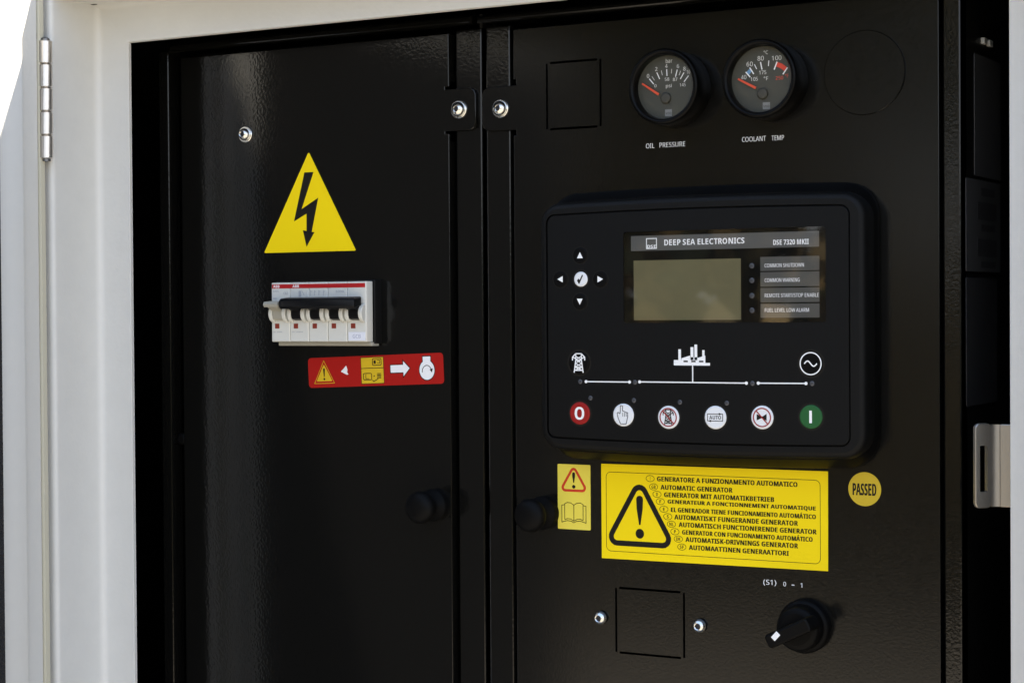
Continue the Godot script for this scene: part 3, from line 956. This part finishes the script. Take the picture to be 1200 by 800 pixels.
func controller() -> void:
	var t := thing("generator_controller", "black generator control module with display screen and row of round buttons", "control module", Vector3(148, -73, 0))
	# the bezel: a raised soft rim round a recessed bed
	var out_ := Mesher.rrect(34.6, -71.2, 261.2, 92.2, 15.0, 8, 2.0, 16)
	var in_ := Mesher.rrect(40.6, -63.6, 251.2, 84.6, 6.0, 8, 1.5, 16)
	var m := mesher()
	m.loft(out_, [[0.8, 0.1], [0.0, 1.0], [0.0, 19.0], [0.5, 21.8], [1.5, 23.8], [3.0, 24.8], [4.6, 25.1]], false)
	var top := Mesher.inset(Mesher.ccw(out_), 4.6)
	m.between(top, in_, 22.0, 25.1)
	m.cap(Mesher.inset(Mesher.ccw(out_), 4.8), 22.6)
	var hs := mesher()
	hs.loft(Mesher.rrect(33.8, -77.8, 262.0, 98.6, 20.0, 8, 2.2, 16), [[0.6, 0.1], [0.0, 0.8], [0.0, 6.0], [0.8, 9.0], [3.0, 14.0], [5.6, 20.0], [6.6, 21.6]])
	obj("rear_housing", hs, M.cap_black, t)
	obj("bezel", m, M.plastic, t)
	var fo := Mesher.rrect(41.5, -62.7, 250.3, 83.7, 5.2, 8, 1.5, 16)
	var win := Mesher.rrect(97.6, 12.6, 235.6, 71.6, 1.8, 4)
	var f := mesher()
	f.loft(fo, [[0.0, 22.6], [0.0, 24.6], [0.4, 25.0]], false)
	f.sheet(self, Mesher.inset(Mesher.ccw(fo), 0.4), [win], 24.0, 25.0)
	var fascia := obj("fascia", f, M.fascia, t)
	# screen
	var s := mesher()
	s.prism(Mesher.inset(Mesher.ccw(win), -1.0), 22.7, 23.4)
	var scr := obj("screen", s, M.gloss_black, t)
	var gl := mesher()
	gl.cap(Mesher.inset(Mesher.ccw(win), 0.1), 24.7)
	obj("glass", gl, M.glass, scr)
	var dx := -0.9
	var lc := mesher()
	lc.prism(Mesher.rect(105.2 + dx, 14.4, 179.9 + dx, 53.0), 23.3, 23.55)
	obj("display", lc, M.lcd, scr)
	var sp := mesher()
	sp.prism(Mesher.rect(103.4 + dx, 59.2, 231.7 + dx, 68.9), 23.3, 23.5)
	var strip := obj("name_strip", sp, M.strip_grey, scr)
	words("lettering", "DEEP SEA ELECTRONICS", 127.1 + dx, 182.4 + dx, 64.2, 3.7, 23.5, M.print_white, strip)
	words("lettering", "DSE 7320 MKII", 201.7 + dx, 225.0 + dx, 62.5, 3.2, 23.5, M.print_white, strip)
	var lg := mesher()
	lg.ring(Mesher.rect(114.5 + dx, 60.6, 121.6 + dx, 67.0), 0.5, 23.45, 23.62)
	obj("maker_emblem", lg, M.print_white, strip)
	words("lettering", "DSE", 115.0 + dx, 121.2 + dx, 61.9, 2.0, 23.5, M.print_white, strip)
	for k in 4:
		var q: Array = [["COMMON SHUTDOWN", 221.8, 53.6, 44.8, 48.2], ["COMMON WARNING", 219.0, 44.1, 35.0, 39.0], ["REMOTE START/STOP ENABLE", 231.4, 34.2, 25.2, 29.5], ["FUEL LEVEL LOW ALARM", 225.0, 24.3, 15.6, 20.3]][k]
		var lb := mesher()
		lb.prism(Mesher.rect(193.0 + dx, q[3], 231.8 + dx, q[2]), 23.3, 23.5)
		var lo := obj("label_strip", lb, M.label_grey, scr)
		words("lettering", q[0], 195.9 + dx, q[1] + dx, q[4], 2.3, 23.5, M.print_white, lo, false)
		var le := mesher()
		le.loft(Mesher.circle(187.3 + dx, q[4], 1.7, 20), [[0.0, 23.3], [0.0, 23.6], [0.6, 23.8]])
		obj("indicator_lamp", le, M.lamp_grey, scr)
	# arrow keys round the tick key
	for q in [[66.2, 57.2, 0.0], [51.4, 41.7, 90.0], [65.9, 26.8, 180.0], [81.0, 41.3, 270.0]]:
		var k := mesher()
		k.loft(Mesher.circle(q[0], q[1], 5.3, 36), [[0.0, 24.5], [0.0, 25.2], [0.3, 25.5], [0.9, 25.6]])
		var o := obj("arrow_button", k, M.rubber, t)
		var rim := mesher()
		rim.ring(Mesher.circle(q[0], q[1], 5.75, 36), 0.5, 24.5, 25.04)
		obj("button_rim", rim, M.ink, t)
		var a := mesher()
		a.xf = Transform3D(Basis(Vector3.BACK, deg_to_rad(q[2])), Vector3(q[0], q[1], 0))
		a.prism(poly([-2.1, -1.9, 2.1, -1.9, 0, 2.1]), 25.5, 25.72)
		symbol("arrow_symbol", o, a, M.print_white)
	var ok := round_button(t, 66.6, 41.5, M.button_white, 4.9)
	var tk := mesher()
	tk.stroke(V2([64.4, 41.0, 65.6, 39.0, 68.2, 44.2]), 0.9, 25.85, 26.0)
	tk.prism(poly([64.2, 40.4, 65.0, 42.0, 66.6, 40.6, 65.7, 38.7]), 25.85, 25.98)
	symbol("tick_symbol", ok, tk, M.ink)
	# mimic line
	for q in [[69.9, -25.8, 101.6, -25.7], [108.9, -25.5, 183.0, -25.4], [191.0, -25.3, 222.5, -25.1]]:
		var ln := mesher()
		ln.stroke(V2(q), 0.75, 24.95, 25.1)
		for e in [0, 2]:
			ln.prism(Mesher.circle(q[e], q[e + 1], 1.05, 16), 24.95, 25.13)
		obj("mimic_line", ln, M.print_white, fascia)
	var dn := mesher()
	dn.stroke(V2([146.3, -25.1, 146.3, -14.4]), 0.75, 24.95, 25.1)
	obj("mimic_line", dn, M.print_white, fascia)
	for q in [[65.5, -25.9], [105.4, -25.8], [187.0, -25.5], [226.4, -25.1], [73.0, -36.6], [104.6, -37.6], [137.2, -38.2], [169.6, -38.2]]:
		lamp(t, q[0], q[1])
	# factory
	var fa := mesher()
	for q in [[133.2, -14.6, 136.8, -11.2, 138.6, -11.2, 154.8, -11.2, 154.8, -14.6], [154.8, -14.6, 158.3, -14.6, 158.3, -12.9, 154.8, -12.9],
			[136.4, -11.2, 138.2, -11.2, 138.2, -4.3, 136.4, -4.3], [138.5, -11.2, 138.5, -10.1, 144.6, -8.3, 144.6, -11.2], [144.9, -11.2, 146.9, -11.2, 146.9, -2.9, 144.9, -2.9],
			[147.6, -11.2, 149.5, -11.2, 149.5, -1.3, 147.6, -1.3], [144.6, -11.2, 149.8, -11.2, 149.8, -9.3, 144.6, -9.3], [149.8, -11.2, 149.8, -9.8, 155.1, -8.2, 155.1, -12.9, 154.8, -11.2], [153.0, -8.9, 154.6, -8.4, 154.6, -4.8, 153.0, -4.8]]:
		if q.size() == 10:
			q = [133.2, -14.6, 154.8, -14.6, 154.8, -11.2, 133.2, -11.2] if q[0] == 133.2 else [149.8, -11.2, 155.1, -11.2, 155.1, -8.2, 149.8, -9.8]
		fa.prism(poly(q), 24.95, 25.1)
	fa.prism(Mesher.rect(154.8, -12.9, 155.1, -11.2), 24.95, 25.1)
	var fac := obj("factory_symbol", fa, M.print_white, fascia)
	var fw := mesher()
	for x in [140.0, 145.4, 150.8]:
		fw.prism(Mesher.rect(x, -12.5, x + 3.0, -11.5), 25.05, 25.16)
	# the windows are drawn on the white silhouette
	obj("factory_windows", fw, M.ink, fascia)
	# mains and generator keys
	var b1 := round_button(t, 64.9, -13.5, M.rubber, 7.6)
	var p1 := mesher()
	pylon(p1, 64.9, -13.5, 0.98, 0.75, 25.96)
	symbol("pylon_symbol", b1, p1, M.print_white)
	var b2 := round_button(t, 225.9, -12.8, M.rubber, 7.6)
	var p2 := mesher()
	p2.ring(Mesher.circle(225.9, -12.8, 6.8, 40), 0.7, 25.85, 26.0)
	var wave := []
	for i in 17:
		wave.append(Vector2(225.9 - 4.0 + i * 0.5, -12.8 + sin(TAU * i / 16.0) * 1.6))
	p2.stroke(wave, 0.75, 25.85, 26.0, true)
	symbol("wave_symbol", b2, p2, M.print_white)
	# bottom row
	var z := 26.02
	var r0 := round_button(t, 65.3, -46.7, M.button_red)
	words("symbol", "O", 65.3 - 3.5, 65.3 + 3.5, -46.7, 8.4, z - 0.1, M.print_white, r0)
	var r1 := round_button(t, 97.2, -47.2, M.button_white)
	var hd := mesher()
	hd.ring(Mesher.rounded(V2([95.4, -53.0, 99.4, -53.0, 100.6, -48.0, 100.6, -45.6, 99.2, -45.4, 98.0, -44.8, 96.9, -44.6, 96.9, -41.2, 95.3, -41.0, 95.1, -46.6, 93.7, -45.4, 92.9, -46.0, 93.6, -49.0]), 0.25, 2), 0.4, z - 0.12, z)
	for x in [97.0, 98.3, 99.5]:
		hd.stroke([Vector2(x, -45.6), Vector2(x, -48.2)], 0.3, z - 0.12, z - 0.02)
	symbol("hand_symbol", r1, hd, M.ink)
	var r2 := round_button(t, 129.4, -48.0, M.button_white)
	var py := mesher()
	pylon(py, 129.4, -48.0, 0.78, 0.6, z - 0.05)
	symbol("pylon_symbol", r2, py, M.ink)
	var r3 := round_button(t, 162.0, -47.4, M.button_white)
	words("symbol", "AUTO", 158.0, 166.0, -47.4, 2.4, z - 0.12, M.ink, r3)
	var au := mesher()
	au.ring(Mesher.rect(156.8, -49.6, 167.2, -45.2), 0.4, z - 0.12, z)
	au.prism(poly([164.6, -45.9, 166.6, -45.2, 164.6, -44.4]), z - 0.12, z + 0.02)
	au.prism(poly([159.2, -48.9, 157.2, -49.6, 159.2, -50.4]), z - 0.12, z + 0.02)
	symbol("loop_symbol", r3, au, M.ink)
	var r4 := round_button(t, 193.7, -46.7, M.button_white)
	var hn := mesher()
	hn.prism(poly([190.2, -48.6, 193.2, -47.2, 194.2, -47.2, 196.8, -48.8, 196.8, -44.4, 194.2, -46.0, 193.2, -46.0, 190.2, -44.6]), z - 0.12, z)
	symbol("horn_symbol", r4, hn, M.ink)
	for q in [[r2, 129.4, -48.0], [r4, 193.7, -46.7]]:
		var no := mesher()
		no.ring(Mesher.circle(q[1], q[2], 5.7, 40), 0.7, z - 0.1, z + 0.06)
		no.stroke([Vector2(q[1] - 3.9, q[2] + 4.1), Vector2(q[1] + 3.9, q[2] - 4.1)], 0.7, z - 0.1, z + 0.09)
		symbol("bar_ring", q[0], no, M.button_red)
	var r5 := round_button(t, 225.8, -45.6, M.button_green)
	var on := mesher()
	on.prism(Mesher.rect(224.9, -49.5, 226.6, -41.8), z - 0.1, z)
	symbol("symbol", r5, on, M.print_white)

# ---------------------------------------------------------------- stickers
func rounded_triangle(cx: float, y0: float, y1: float, half: float, r: float) -> PackedVector2Array:
	return Mesher.rounded(V2([cx - half, y0, cx + half, y0, cx, y1]), r, 6)

func drop(m: Mesher, x: float, y0: float, y1: float, w: float, z0: float, z1: float) -> void:   # the stroke of an exclamation mark
	var p := PackedVector2Array()
	for i in 13:
		var a := PI * i / 12.0
		p.append(Vector2(x + cos(a) * w / 2, y1 - w / 2 + sin(a) * w / 2))
	p.append(Vector2(x - w * 0.44, y1 - (y1 - y0) * 0.45))
	p.append(Vector2(x - w * 0.1, y0))
	p.append(Vector2(x + w * 0.1, y0))
	p.append(Vector2(x + w * 0.44, y1 - (y1 - y0) * 0.45))
	m.prism(p, z0, z1)

func manual_sticker() -> void:
	var t := thing("read_manual_sticker", "small upright yellow sticker with a red triangle above an open book", "sticker", Vector3(47.5, -126.8, 0))
	var m := mesher()
	m.prism(Mesher.rrect(35.1, -126.9, 60.0, -82.9, 0.7, 3), 0.05, 0.35)
	obj("sticker", m, M.yellow_pale, t)
	var a := mesher()
	a.ring(rounded_triangle(47.4, -100.6, -84.2, 10.0, 2.0), 1.7, 0.3, 0.46)
	obj("red_triangle", a, M.sign_red, t)
	var b := mesher()
	drop(b, 47.4, -95.4, -88.2, 2.2, 0.3, 0.46)
	b.prism(Mesher.circle(47.4, -98.0, 1.25, 18), 0.3, 0.46)
	obj("exclamation_mark", b, M.ink, t)
	var k := mesher()
	var w := 0.4
	for s in [-1.0, 1.0]:
		var x := 47.4
		var lift: float = 0.45 + s * 0.01
		k.stroke([Vector2(x, -110.4), Vector2(x + s * 2.4, -109.0), Vector2(x + s * 5.0, -108.8), Vector2(x + s * 7.0, -109.8), Vector2(x + s * 7.0, -120.4)], w, 0.3, lift)
		k.stroke([Vector2(x + s * 7.0, -120.6), Vector2(x + s * 5.0, -119.7), Vector2(x + s * 2.4, -119.9), Vector2(x, -121.2)], w, 0.3, lift + 0.005)
		k.stroke([Vector2(x + s * 7.0, -110.4), Vector2(x + s * 9.2, -110.8), Vector2(x + s * 9.2, -122.2), Vector2(x + s * 5.0, -121.0), Vector2(x + s * 1.6, -121.4), Vector2(x, -122.4)], w, 0.3, lift + 0.03)
	k.stroke([Vector2(47.4, -110.2), Vector2(47.4, -121.2)], w, 0.3, 0.5)
	obj("book_symbol", k, M.ink, t)

func generator_sticker() -> void:
	var t := thing("automatic_generator_sticker", "large yellow multilingual warning sticker with a black exclamation triangle below the controller", "warning sign", Vector3(148, -144.5, 0))
	var m := mesher()
	m.prism(poly([68.3, -145.0, 227.4, -144.0, 227.6, -81.2, 68.2, -81.7]), 0.05, 0.35)
	obj("sticker", m, M.yellow, t)
	var b := mesher()
	b.ring(Mesher.rrect(71.9, -139.8, 222.4, -87.0, 3.4, 6), 0.32, 0.3, 0.43)
	obj("border_line", b, M.ink, t)
	var a := mesher()
	a.ring(rounded_triangle(96.5, -134.2, -92.0, 24.2, 4.4), 3.6, 0.3, 0.46)
	obj("warning_triangle", a, M.ink, t)
	var e := mesher()
	drop(e, 96.6, -121.4, -102.0, 5.0, 0.3, 0.46)
	e.prism(Mesher.circle(96.6, -127.2, 3.1, 24, 1.05), 0.3, 0.46)
	obj("exclamation_mark", e, M.ink, t)
	for q in [["I", 104.4, 109.4, 207.2, -90.3, "GENERATORE A FUNZIONAMENTO AUTOMATICO"], ["GB", 106.8, 112.0, 162.9, -95.7, "AUTOMATIC GENERATOR"], ["D", 109.3, 114.5, 191.4, -100.5, "GENERATOR MIT AUTOMATIKBETRIEB"],
			["F", 111.7, 117.0, 219.4, -105.2, "GENERATEUR A FONCTIONNEMENT AUTOMATIQUE"], ["E", 114.2, 119.4, 219.4, -110.1, "EL GENERADOR TIENE FUNCIONAMIENTO AUTOMÁTICO"], ["S", 117.0, 121.8, 207.5, -114.9, "AUTOMATISKT FUNGERANDE GENERATOR"],
			["NL", 119.6, 124.9, 219.9, -119.7, "AUTOMATISCH FUNCTIONERENDE GENERATOR"], ["P", 122.1, 127.3, 217.2, -124.5, "GENERATOR CON FUNCIONAMENTO AUTOMÁTICO"], ["DK", 124.5, 129.7, 207.5, -129.2, "AUTOMATISK-DRIVNINGS GENERATOR"], ["SF", 127.0, 132.1, 201.2, -134.3, "AUTOMAATTINEN GENERAATTORI"]]:
		var acute: bool = q[5].contains("Á")
		words("lettering", q[5], q[2], q[3], q[4] + (0.35 if acute else 0.0), 3.8 if acute else 3.1, 0.33, M.ink, t, true, 0.0, 0.11)
		var c := mesher()
		c.ring(Mesher.circle(q[1], q[4], 3.0, 28, 0.68), 0.32, 0.3, 0.43)
		var o := obj("country_oval", c, M.ink, t)
		var h: float = 0.65 if q[0].length() == 1 else 1.5
		if q[0] == "I":
			h = 0.2
		words("lettering", q[0], q[1] - h, q[1] + h, q[4], 2.2, 0.33, M.ink, o)

func passed_sticker() -> void:
	var t := thing("passed_sticker", "round amber sticker reading PASSED beside the large yellow sticker", "sticker", Vector3(251.5, -102, 0))
	var m := mesher()
	m.prism(Mesher.circle(251.5, -91.4, 10.6, 56), 0.05, 0.3)
	obj("sticker", m, M.yellow_amber, t)
	words("lettering", "PASSED", 243.8, 258.9, -91.6, 7.4, 0.28, M.ink, t, true, 0.0, 0.12)

func rotary_switch() -> void:
	var t := thing("rotary_switch", "black rotary switch with a white pointer mark under the S1 lettering", "switch", Vector3(212.5, -201, 0))
	var x := 212.5
	var y := -179.5
	var m := mesher()
	m.loft(Mesher.circle(x, y, 17.0, 48), [[0.0, 0.1], [0.0, 5.0], [0.6, 6.2], [2.2, 7.0]])
	obj("rosette", m, M.rubber, t)
	var k := mesher()
	k.loft(Mesher.circle(x, y, 14.0, 48), [[0.0, 7.0], [0.0, 15.0], [0.6, 16.6], [2.0, 17.4], [4.0, 17.8]])
	obj("knob", k, M.rubber, t)
	var h := mesher()
	h.xf = Transform3D(Basis(Vector3.BACK, deg_to_rad(26)), Vector3(x, y, 0))
	h.loft(Mesher.rrect(-16.5, -4.6, 15.0, 4.6, 2.2, 4), [[0.0, 15.0], [0.0, 29.0], [0.5, 30.6], [1.6, 31.2]])
	obj("handle", h, M.rubber, t)
	var w := mesher()
	w.xf = Transform3D(Basis(Vector3.BACK, deg_to_rad(48)), Vector3(204.2, -182.0, 0))
	w.prism(Mesher.rect(-2.7, -1.7, 2.7, 1.7), 31.1, 31.5, 0.1)
	obj("pointer_mark", w, M.print_white, t)

func latch_keeper() -> void:
	var t := thing("latch_keeper", "bent aluminium latch keeper with a slot on the right edge of the canopy", "latch keeper", Vector3(345, -96, 20))
	# a flat arm behind the jamb, then a bend and a slotted plate that leans forward
	var arm := mesher()
	arm.prism(Mesher.rrect(343.55, -95.6, 384, -47.2, 1.0, 3), 27.0, 30.0, 0.5, true)
	obj("arm", arm, M.aluminium, t)
	var bend := mesher()
	bend.xf = Transform3D(Basis(Vector3(1, 0, 0), Vector3(0, 0, -1), Vector3(0, 1, 0)), Vector3.ZERO)
	var cs := PackedVector2Array()
	var an := deg_to_rad(46.0)
	for i in 7:   # outer side of the bend, then the inner side
		var a := -PI / 2 - an * i / 6.0
		cs.append(Vector2(343.6, -36.0) + Vector2(cos(a + PI) * 6.0 * 0 + sin(an * i / 6.0) * -9.0, cos(an * i / 6.0) * 9.0))
	for i in 7:
		var a := an * (6 - i) / 6.0
		cs.append(Vector2(343.6, -36.0) + Vector2(-sin(a) * 6.0, cos(a) * 6.0))
	bend.loft(cs, [[0.0, -95.4], [0.0, -47.4]], true, true)
	obj("bend", bend, M.aluminium, t)
	var p := mesher()
	var ax := Vector3(-cos(an), 0, sin(an))
	# local x points from the bend outwards, local z is the plate's front
	p.xf = Transform3D(Basis(-ax, Vector3.UP, Vector3(sin(an), 0, cos(an))), Vector3(343.6 - sin(an) * 9.0, 0, 36.0 - cos(an) * 9.0))
	var o := Mesher.rrect(-10.6, -96.2, 0.6, -46.6, 3.2, 5)
	p.loft(o, [[0.5, 0.0], [0.0, 0.5], [0.0, 2.5], [0.5, 3.0]], false)
	p.sheet(self, Mesher.inset(Mesher.ccw(o), 0.5), [Mesher.rrect(-7.6, -86.6, -2.7, -59.6, 0.5, 2)], 0.0, 3.0)
	obj("slotted_plate", p, M.aluminium, t)

# papers glued to the outer side of the right cabinet, going back into the dark
func side_papers() -> void:
	var turn := Transform3D(Basis(Vector3(0, 0, -1), Vector3(0, 1, 0), Vector3(1, 0, 0)), Vector3(311.8, 0, 0))
	for q in [["document_pocket", "upper dark sheet on the control cabinet's side behind the right jamb", 32, 103, 93, 178.6, 0], ["rating_plate", "middle dark sheet with two blocks of print on the control cabinet's side", 12.5, 43.5, 92, 100.6, 1], ["document_pocket", "lowest dark blank sheet on the control cabinet's side above the latch keeper", 12.5, -39.5, 83, 39.6, 2]]:
		var t := thing(q[0], q[1], "paper label", Vector3(311.8, q[3], -(q[2] + q[4]) / 2))
		var m := mesher()
		m.xf = turn
		m.prism(Mesher.rrect(q[2], q[3], q[4], q[5], 1.0, 3), 0.05, 0.45)
		obj("sheet", m, M.dark_paper if q[6] < 2 else M.dark_paper_print, t)
		if q[6] == 1:
			for b in [[46, 91, 78, 96], [38, 76, 82, 87], [46, 69, 78, 73], [38, 53, 82, 64], [46, 46, 80, 50]]:
				var p := mesher()
				p.xf = turn
				p.prism(Mesher.rect(b[0], b[1], b[2], b[3]), 0.4, 0.55)
				obj("print_block", p, M.dark_paper_print, t)
	var t := thing("cable_clip", "pair of small pale clips above the papers in the dark gap", "clip", Vector3(311.8, 186, -58))
	for z in [48.0, 61.0]:
		var m := mesher()
		m.xf = turn
		m.prism(Mesher.rrect(z, 186.2, z + 7.0, 190.2, 0.6, 3), 0.05, 2.5, 0.4)
		obj("clip", m, M.breaker_white, t)
